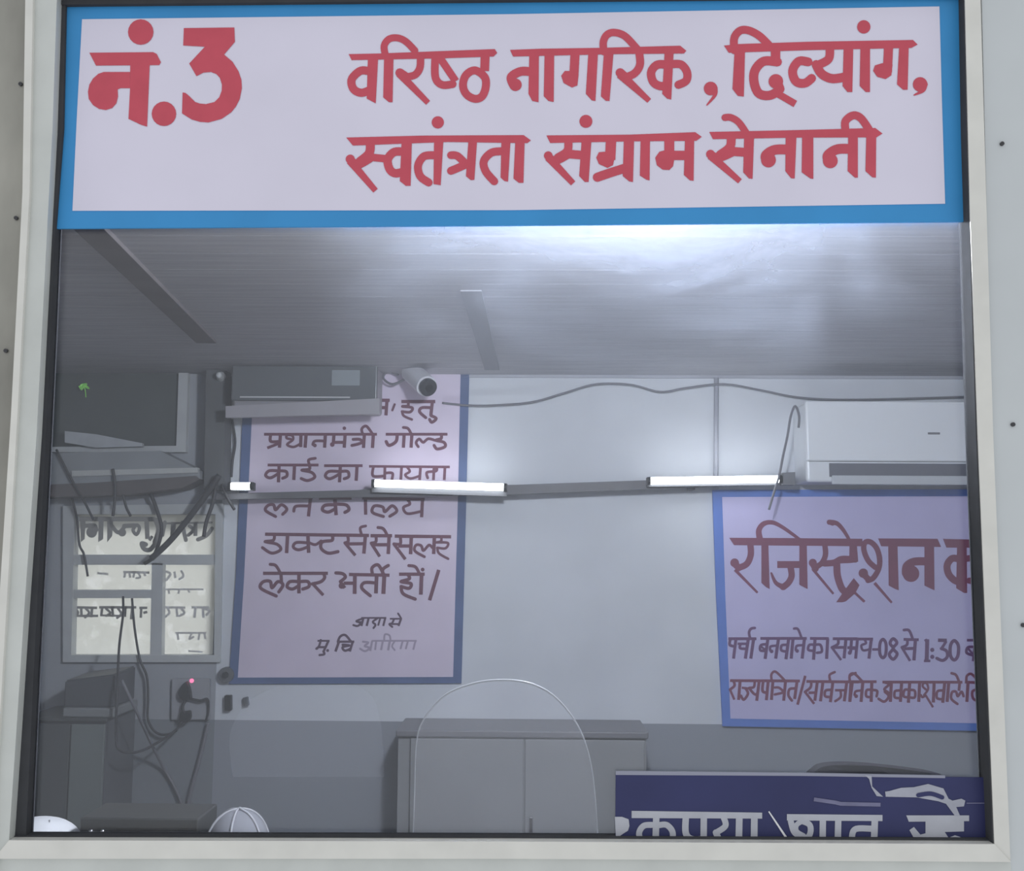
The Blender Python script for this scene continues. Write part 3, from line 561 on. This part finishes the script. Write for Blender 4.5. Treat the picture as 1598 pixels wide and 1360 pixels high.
notice('notice_banner', [(112, 800), (340, 800), (340, 870), (110, 870)], 'wide paper banner with large reversed lettering at top of the lower left window', [(MA+';'+MB_, 100, 790, MR)], GREYINK)
MC0 = 'L22 330,670 440,680'; MC = 'L24 590,660 850,665; L22 610,665 600,715; L22 650,665 660,715; L22 700,665 690,715; S20 740,670 760,710 720,720; L22 800,670 810,700'
notice('paper_notice', [(106, 876), (240, 876), (240, 928), (105, 928)], 'small paper notice in the upper left pane of the lower left window', [(MC, 100, 790, MR), (MC0, 100, 790, MR)], PALEINK)
MD = '''L26 90,245 330,250; L26 350,245 720,245; L24 750,250 830,250; S24 110,255 140,300 90,350; L26 170,255 175,340; S24 220,260 250,300 210,345; L26 280,255 270,345; L26 380,255 370,330; S24 420,260 460,300 420,330; L26 480,255 490,340; S24 540,260 570,310 530,350; L28 610,255 605,340; L28 680,255 670,365; L26 770,255 765,350; L26 790,300 830,290; L24 90,330 340,330; L20 360,325 590,330'''
notice('paper_notice', [(105, 928), (240, 928), (238, 1028), (103, 1028)], 'paper notice with a dark reversed line, lowest in the lower left window', [(MD, 100, 910, MR)], GREYINK)
ME = '''L18 1010,65 1390,65; L20 1040,65 1050,110; L20 1150,65 1140,110; L20 1240,65 1250,100; L24 1010,245 1210,248; L24 1270,245 1450,245; S24 1030,250 1050,300 1010,340; L24 1120,250 1130,340; S24 1170,260 1200,300 1150,330; L26 1310,250 1300,350; L26 1385,250 1390,350; S24 1400,260 1450,280 1420,320; L20 1110,500 1420,500; L22 1130,505 1140,570; S20 1270,510 1250,560 1290,540; L22 1350,510 1340,570; L22 1400,510 1410,560; L18 1240,680 1380,690'''
MF = 'S24 1020,655 1060,680 1020,740; L24 1100,655 1110,720; S22 1170,650 1190,700 1150,730'
notice('paper_notice', [(246, 876), (342, 876), (340, 1028), (244, 1028)], 'tall paper notice in the right pane of the lower left window', [(ME, 100, 910, MR), (MF, 100, 790, MR)], PALEINK)
# hedge outside that window
bm = bmesh.new()
cx = P(150, 980, 4.6)
for i in range(900):
    p = Vector((cx.x+random.gauss(0, .35), 4.6+random.gauss(0, .2), max(.05, min(1.6, cx.z-.25+random.gauss(0, .28)))))
    u = Vector((random.uniform(-1, 1), random.uniform(-1, 1), random.uniform(-1, 1))).normalized(); w = u.orthogonal().normalized(); s = random.uniform(.02, .04)
    bm.faces.new([bm.verts.new(p+u*s), bm.verts.new(p+w*s*.5), bm.verts.new(p-u*s), bm.verts.new(p-w*s*.5)])
hd = thing('hedge', 'green bush showing through the lower left window', 'bush')
fo = link('foliage', (lambda me: (bm.to_mesh(me), me)[1])(bpy.data.meshes.new('foliage')), mat('hedge_leaf', (.2, .4, .1), .5, 0, .4, 12), hd)
bm = bmesh.new()
for k in range(5): cyl(bm, (cx.x+(k-2)*.12, 4.6, -.02), (cx.x+(k-2)*.2, 4.6, cx.z-.1), .015, 8, .006)
from_bm('stem', bm, mat('bark', (.12, .08, .05), .8), hd)
struct(boxo('ground_outside', (XL-1.5, YB+.12, -.1), (XR+1, 7, -.02), mat('earth', (.2, .17, .12), .9, 0, .3, 5)))
# ---------------------------------------------------------------- cables
def cable(pts, Y, r, label, m=CABLE, group=None, name='cable'):
    return tag(tube(name, [P(a, b, Y if len(t) == 0 else t[0]) for a, b, *t in pts], r, m), label, 'cable', group)
g1 = 'loose cables hanging from the trunking'
cable([(88, 702), (103, 732), (118, 760), (133, 786), (146, 812)], YB-.135, .005, 'thin dark cable slanting over the left end of the trunking', CABLE, g1)
cable([(112, 776), (120, 810), (124, 850), (131, 866), (137, 900)], YB-.03, .005, 'thin cable dropping past the left end of the reversed banner', CABLE, g1)
cable([(176, 732), (180, 760), (178, 792), (176, 806)], YB-.135, .006, 'short cable dropping from the middle of the trunking', CABLE, g1)
cable([(192, 772), (197, 792), (204, 806)], YB-.135, .0055, 'short slanting cable beside the middle of the trunking', CABLE, g1)
cable([(234, 768), (246, 800), (252, 830), (240, 868), (225, 880)], YB-.05, .008, 'cable curling down in front of the reversed banner', CABLE, g1)
cable([(342, 742), (320, 775), (290, 815), (262, 848), (236, 872)], YB-.14, .013, 'thick black cable bundle crossing the reversed banner', CABLE, g1)
cable([(338, 752), (332, 785), (322, 815), (318, 838)], YB-.125, .008, 'black cable dropping from the foot of the dark post', CABLE, g1)
cable([(346, 756), (354, 776), (366, 796)], YB-.125, .006, 'short black cable splaying right from the foot of the dark post', CABLE, g1)
cable([(192, 932, 3.04), (192, 960, 2.98), (186, 1010, 2.86), (183, 1080, 2.75), (181, 1150, 2.74), (188, 1172, 2.74), (215, 1174, 2.8), (245, 1160, 2.9), (272, 1142, 2.98), (284, 1128, 3.03)], YB-.05, .005, 'long cable looping in a U below the lower left window', CABLE, g1)
cable([(206, 934), (210, 980), (218, 1028), (229, 1056), (231, 1090), (231, 1124), (244, 1144), (262, 1147), (276, 1140)], YB-.035, .005, 'kinked cable down the middle of the lower left window', CABLE, g1)
cable([(190, 1062, 2.75), (204, 1092, 2.76), (221, 1128, 2.85), (238, 1165, 2.98), (256, 1200), (276, 1236), (290, 1275)], YB-.025, .006, 'cable slanting down right under the lower left window', CABLEG, g1)
cable([(325, 1128), (318, 1160), (308, 1200), (298, 1236), (288, 1290)], YB-.03, .007, 'cable slanting down left under the switch plate', CABLEG, g1)
cable([(362, 655), (367, 690), (363, 720), (361, 745)], YB-.02, .005, 'thin wire hanging left of the mauve poster', CABLE, g1)
cable([(690, 629), (730, 633), (770, 633), (830, 628), (880, 614), (930, 600), (985, 601), (1030, 612), (1070, 606), (1130, 600), (1190, 610), (1250, 621), (1340, 624), (1560, 618)], YB-.022, .0045, 'wavy cable strung along the top of the back wall', CABLEG)
cable([(1246, 668), (1247, 650), (1241, 634), (1234, 650), (1229, 680), (1222, 712), (1216, 742), (1208, 768), (1200, 796)], YB-.175, .0048, 'looped wire hanging left of the white air conditioner', CABLEG)
tag(tube('conduit', [P(1118, 589, YB-.012), P(1117, 764, YB-.012)], .010, mat('conduit_grey', (.42, .43, .48), .5), None, 0), 'thin grey vertical conduit on the wall above the left edge of the registration board', 'conduit')
# ---------------------------------------------------------------- switch plate with plug
sw = thing('switch_plate', 'grey switch plate with a black plug and red light below the lower left window', 'switch plate')
slab('plate', [(268, 1060), (327, 1060), (326, 1124), (267, 1124)], YB-.024, .023, mat('plate_grey', (.30, .305, .33), .5, 0, .05, 9), sw, .002)
slab('plug', [(283, 1070), (290, 1064), (295, 1076), (297, 1092), (288, 1096), (279, 1090), (277, 1082)], YB-.055, .032, BLACK, sw, .003)
slab('plug', [(281, 1112), (296, 1110), (297, 1122), (290, 1130), (278, 1126)], YB-.05, .027, BLACK, sw, .003)
tube('plug_cord', [P(290, 1092, YB-.045), P(285, 1104, YB-.05), P(288, 1114, YB-.045)], .006, CABLE, sw)
tube('plug_cord', [P(294, 1090, YB-.04), P(312, 1094, YB-.05), P(324, 1092, YB-.045), P(325, 1110, YB-.03), P(322, 1124, YB-.028)], .005, CABLE, sw)
p = P(299, 1063, YB-.026); cylo('indicator_light', p, p+Vector((0, .004, 0)), .0085, mat('red_indicator', (.9, .1, .2), .3, emit=(1, .18, .35), es=1.6), sw, 16)
hk = thing('wall_bracket', 'small black round bracket at the lower left corner of the mauve poster', 'bracket')
p = P(352, 1054, YB-.03); cylo('disc', p, (p.x, YB-.0002, p.z), .031, STEELD, hk, 24)
cylo('knob', p+Vector((0, -.012, 0)), p, .013, BLACK, hk, 16)
ps = tag(slab('plug_socket', [(350, 1086), (360, 1086), (360, 1110), (350, 1110)], YB-.03, .029, BLACK, None, .002), 'small black socket under the round bracket', 'socket')
tag(slab('wall_hook', [(378, 1090), (386, 1088), (388, 1102), (380, 1104)], YB-.02, .019, STEELD, None, .002), 'tiny dark hook under the mauve poster', 'hook')
# ---------------------------------------------------------------- steel cupboard
cb = thing('steel_cupboard', 'grey steel cupboard with two doors against the back wall', 'cupboard')
YC = 2.80
c0, c1 = P(618, 1139, YC), P(1012, 1139, YC)
zt_ = c0.z
boxo('carcass', (c0.x+.008, YC+.012, 0.03), (c1.x-.008, YB-.004, zt_-.004), STEEL, cb)
boxo('top', (c0.x-.0, YC-.006, P(800, 1152, YC).z), (c1.x+.0, YB-.003, zt_), mat('cupboard_top', (.17, .17, .185), .4, 0, .06, 6), cb, .006)
dz1 = P(800, 1154, YC).z; xm = P(818, 1200, YC).x
boxo('door', (P(640, 1200, YC).x, YC-.003, .09), (xm-.003, YC+.013, dz1), STEEL, cb, .003)
boxo('door', (xm+.003, YC-.003, .09), (P(1006, 1200, YC).x, YC+.013, dz1), STEEL, cb, .003)
boxo('plinth', (c0.x+.02, YC+.02, 0), (c1.x-.02, YB-.02, .035), STEELD, cb)
bm = bmesh.new(); box(bm, (xm+.02, YC-.018, .52), (xm+.034, YC-.002, .62), .004); from_bm('handle', bm, mat('handle_chrome', (.6, .6, .62), .25, 1), cb)
# ---------------------------------------------------------------- cabinet at far left with machine on top
fc = thing('filing_cabinet', 'dark steel cabinet in the lower left corner by the wall', 'cabinet')
YF = 2.78
f0, f1 = P(36, 1126, YF), P(165, 1122, YF)
boxo('carcass', (f0.x, YF+.012, 0), (f1.x, YB-.004, f0.z), STEELD, fc)
boxo('top', (f0.x-.01, YF-.006, f0.z), (f1.x+.008, YB-.004, f0.z+.015), mat('cabinet_top', (.06, .065, .065), .5), fc, .004)
boxo('door', (f0.x+.006, YF, .05), (P(106, 1200, YF).x, YF+.013, f0.z-.01), mat('cabinet_door_dark', (.075, .08, .082), .5, 0, .08, 5), fc, .003)
tag(boxo('door', (P(108, 1200, YF).x, YF, .05), (f1.x-.004, YF+.013, f0.z-.01), mat('cabinet_door_green', (.15, .17, .165), .5, 0, .08, 5), fc, .003), 'greenish grey door')
pr = thing('printer', 'dark printer on top of the cabinet below the lower left window', 'printer')
zf = f0.z+.0155
boxo('tray', (P(98, 1100, YF).x, YF+.0, zf), (P(178, 1100, YF).x, YB-.06, zf+.035), mat('printer_tray', (.2, .21, .215), .5), pr, .006)
bm = bmesh.new(); A = P(99, 1106, YF+.02); B = P(176, 1106, YF+.02)
z0 = zf+.035; h1, h2 = .10, .125
vs = [(A.x, YF+.02, z0), (B.x, YF+.02, z0), (B.x, YB-.07, z0), (A.x, YB-.07, z0), (A.x, YF+.02, z0+h1), (B.x, YF+.02, z0+h2), (B.x, YB-.07, z0+h2+.01), (A.x, YB-.07, z0+h1+.01)]
vv = [bm.verts.new(v) for v in vs]
for f in ((0, 1, 2, 3), (4, 5, 6, 7), (0, 1, 5, 4), (1, 2, 6, 5), (2, 3, 7, 6), (3, 0, 4, 7)): bm.faces.new([vv[i] for i in f])
bmesh.ops.recalc_face_normals(bm, faces=bm.faces[:]); bmesh.ops.bevel(bm, geom=bm.edges[:], offset=.006, segments=2, affect='EDGES')
from_bm('body', bm, mat('printer_body', (.07, .075, .085), .5, 0, .06, 6), pr)
# ---------------------------------------------------------------- counter desk, caps, chair
WOOD = mat('laminate_desk', (.22, .16, .11), .5, 0, .25, 8, .4, (.4, 4, 4))
dk = thing('counter_desk', 'laminate counter desk under the window sill, inside the room', 'desk')
ZD = .905
boxo('desk_top', (-1.0, .20, ZD-.03), (.9, 1.235, ZD), WOOD, dk, .004)
boxo('front_panel', (-.98, .22, .0), (.88, .24, ZD-.03), WOOD, dk)
for sx in (-.98, .85): boxo('side_panel', (sx, .24, 0), (sx+.03, 1.22, ZD-.03), WOOD, dk)
CAPM = mat('white_cotton', (.60, .61, .64), .8, 0, .06, 60); CAPS = mat('cap_seam', (.36, .365, .39), .8)
def cap(px, pyt, Y, rpx, h_ratio, label, ribs, m=CAPM):
    t = thing('cloth_cap', label, 'cap')
    cc_ = P(px, pyt, Y); d = Y-CAM.y; r = rpx/F*d; top = cc_.z; hh = top-ZD-.0005
    bm = bmesh.new(); N, K = 36, 12
    rings = []
    for k in range(K):
        f = k/(K-1)*math.pi/2
        rings.append([bm.verts.new((cc_.x+r*math.cos(f)**.9*math.cos(j*2*math.pi/N)*(1+.012*math.cos(6*j*2*math.pi/N)), Y+r*math.cos(f)**.9*math.sin(j*2*math.pi/N), ZD+.0005+hh*math.sin(f)**.92)) for j in range(N)] if k < K-1 else [bm.verts.new((cc_.x, Y, top))])
    for k in range(K-2):
        for j in range(N): bm.faces.new((rings[k][j], rings[k][(j+1) % N], rings[k+1][(j+1) % N], rings[k+1][j]))
    for j in range(N): bm.faces.new((rings[K-2][j], rings[K-2][(j+1) % N], rings[K-1][0]))
    bm.faces.new(rings[0][::-1])
    from_bm('crown', bm, m, t, True)
    for i in range(ribs):
        an = math.pi*(1.5-.33)+i*2*math.pi/ribs
        tube('seam', [Vector((cc_.x+(r+.001)*math.cos(f)**.9*math.cos(an), Y+(r+.001)*math.cos(f)**.9*math.sin(an), ZD+.002+(hh)*math.sin(f)**.92)) for f in [q*math.pi/2/10 for q in range(11)]], .0028, CAPS, t, 0, 6)
    return t, cc_, r, hh
cap(372, 1264, 1.12, 51, 1, 'greyish white ribbed cap showing above the sill, lower left of the cupboard', 6, mat('greyed_cotton', (.2, .205, .23), .8, 0, .06, 60))
t, cc_, r, hh = cap(62, 1277, 1.10, 70, 1, 'bright white dome-shaped cap in the bottom left corner of the window', 0, mat('bright_cotton', (.80, .81, .84), .8, 0, .03, 60))
pts = []
for px, py in ((77, 1281), (76, 1301), (90, 1302), (110, 1302)):
    d = ray(px, py).normalized(); lo, hi = 1.5, 3.5
    best = None; s_ = 1.8
    while s_ < 3.2:
        p = CAM+d*s_; e = ((p.x-cc_.x)/r)**2+((p.y-1.10)/r)**2+((p.z-ZD)/hh)**2
        if e <= 1.04: best = p; break
        s_ += .001
    if best is None:
        s_ = (1.10-CAM.y)/d.y; best = CAM+d*s_
    pts.append(best)
tube('stitched_seam', pts, .002, mat('grey_thread', (.35, .35, .38), .7), t, 0, 6)
tr_ = thing('document_tray', 'low dark tray with two chrome studs on the desk between the two white caps', 'tray')
u0, u1 = P(136, 1268, 1.10), P(318, 1272, 1.10)
boxo('tray_body', (u0.x, 1.06, ZD+.0005), (u1.x, 1.21, u1.z), mat('tray_dark', (.03, .032, .032), .5, 0, .15, 9), tr_, .004)
for px in (142, 160):
    p = P(px, 1298, 1.058); bm = bmesh.new(); bmesh.ops.create_uvsphere(bm, u_segments=12, v_segments=8, radius=.005, matrix=Matrix.Translation(p)); from_bm('stud', bm, mat('stud_chrome', (.9, .9, .92), .1, 1), tr_, True)
ch = thing('office_chair', 'black chair whose curved backrest rises behind the navy notice', 'chair')
CHM = mat('chair_vinyl', (.035, .035, .042), .6, 0, .08, 12)
Y0 = 1.75; ctr = P(1345, 1194, Y0)
bm = bmesh.new(); A = []; 
prof = [(-.125, -.02), (-.105, -.008), (-.06, -.001), (0, 0), (.06, -.003), (.13, -.012), (.21, -.026), (.26, -.05), (.27, -.12), (.25, -.4), (-.15, -.4), (-.16, -.12), (-.15, -.05)]
pr2 = catmull(prof, 4, True)[:-1]
prism(bm, [Vector((ctr.x+a_, Y0+.03*abs(a_-.06)*6-.02, ctr.z+b_)) for a_, b_ in pr2], .05)
from_bm('backrest', bm, CHM, ch)
mx = ctr.x+.055
bm = bmesh.new(); box(bm, (mx-.24, Y0-.46, .42), (mx+.24, Y0-.0, .50), .03); from_bm('seat', bm, CHM, ch)
boxo('back_support', (mx-.03, Y0+.035, .40), (mx+.03, Y0+.06, ctr.z-.2), BLACK, ch)
bm = bmesh.new(); box(bm, (mx-.03, Y0-.25, .395), (mx+.03, Y0+.06, .42)); cyl(bm, (mx, Y0-.23, .08), (mx, Y0-.23, .42), .025, 16); from_bm('column', bm, BLACK, ch)
for k in range(5):
    an = k*2*math.pi/5+.3; e = Vector((mx+.28*math.cos(an), Y0-.23+.28*math.sin(an), .065))
    lg = tube('leg', [Vector((mx, Y0-.23, .1)), e], lambda f: .022-.008*f, BLACK, ch, 0, 8)
    bm = bmesh.new(); cyl(bm, e+Vector((-.012, 0, -.035)), e+Vector((.012, 0, -.035)), .03, 16); from_bm('castor', bm, BLACK, lg)
# ---------------------------------------------------------------- clear arched shield behind the glass
def haze(name, fac, col):
    m = bpy.data.materials.new(name); m.use_nodes = True; n = m.node_tree.nodes; l = m.node_tree.links; n.clear()
    o = n.new('ShaderNodeOutputMaterial'); a = n.new('ShaderNodeBsdfTransparent'); a.inputs[0].default_value = (.985, .985, .99, 1)
    d = n.new('ShaderNodeBsdfDiffuse'); d.inputs[0].default_value = col+(1,); tl = n.new('ShaderNodeBsdfTranslucent'); tl.inputs[0].default_value = col+(1,)
    x1 = n.new('ShaderNodeMixShader'); x1.inputs[0].default_value = .5; l.new(d.outputs[0], x1.inputs[1]); l.new(tl.outputs[0], x1.inputs[2])
    x2 = n.new('ShaderNodeMixShader'); x2.inputs[0].default_value = fac; l.new(a.outputs[0], x2.inputs[1]); l.new(x1.outputs[0], x2.inputs[2]); l.new(x2.outputs[0], o.inputs[0])
    return m
arch = catmull([(644, 1326), (647, 1235), (650, 1160), (662, 1122), (695, 1085), (740, 1067), (785, 1062), (830, 1068), (868, 1090), (900, 1130), (918, 1175), (928, 1235), (934, 1326)], 5)
sh = thing('arched_shield', 'clear arched plastic shield with a thin bright edge in front of the cupboard', 'shield')
slab('sheet', arch, .034, .002, haze('clear_acrylic', .036, (.85, .86, .9)), sh)
tube('edge', [P(a_, b_, .033) for a_, b_ in arch], lambda f: .0007+.0008*math.sin(f*math.pi)**2, mat('acrylic_edge', (.62, .63, .66), .3), sh, 0, 6)
fpt = catmull([(364, 1213), (358, 1170), (362, 1135), (385, 1098), (430, 1075), (500, 1070), (560, 1074), (590, 1110), (600, 1213)], 5)
tag(slab('reflection_patch', fpt, .034, .002, haze('reflection_haze', .024, (.85, .87, .95))), 'faint painted reflection with a rounded top on the glass below the mauve poster', 'reflection')  # pale hazy sheet standing in for a reflection in the window glass
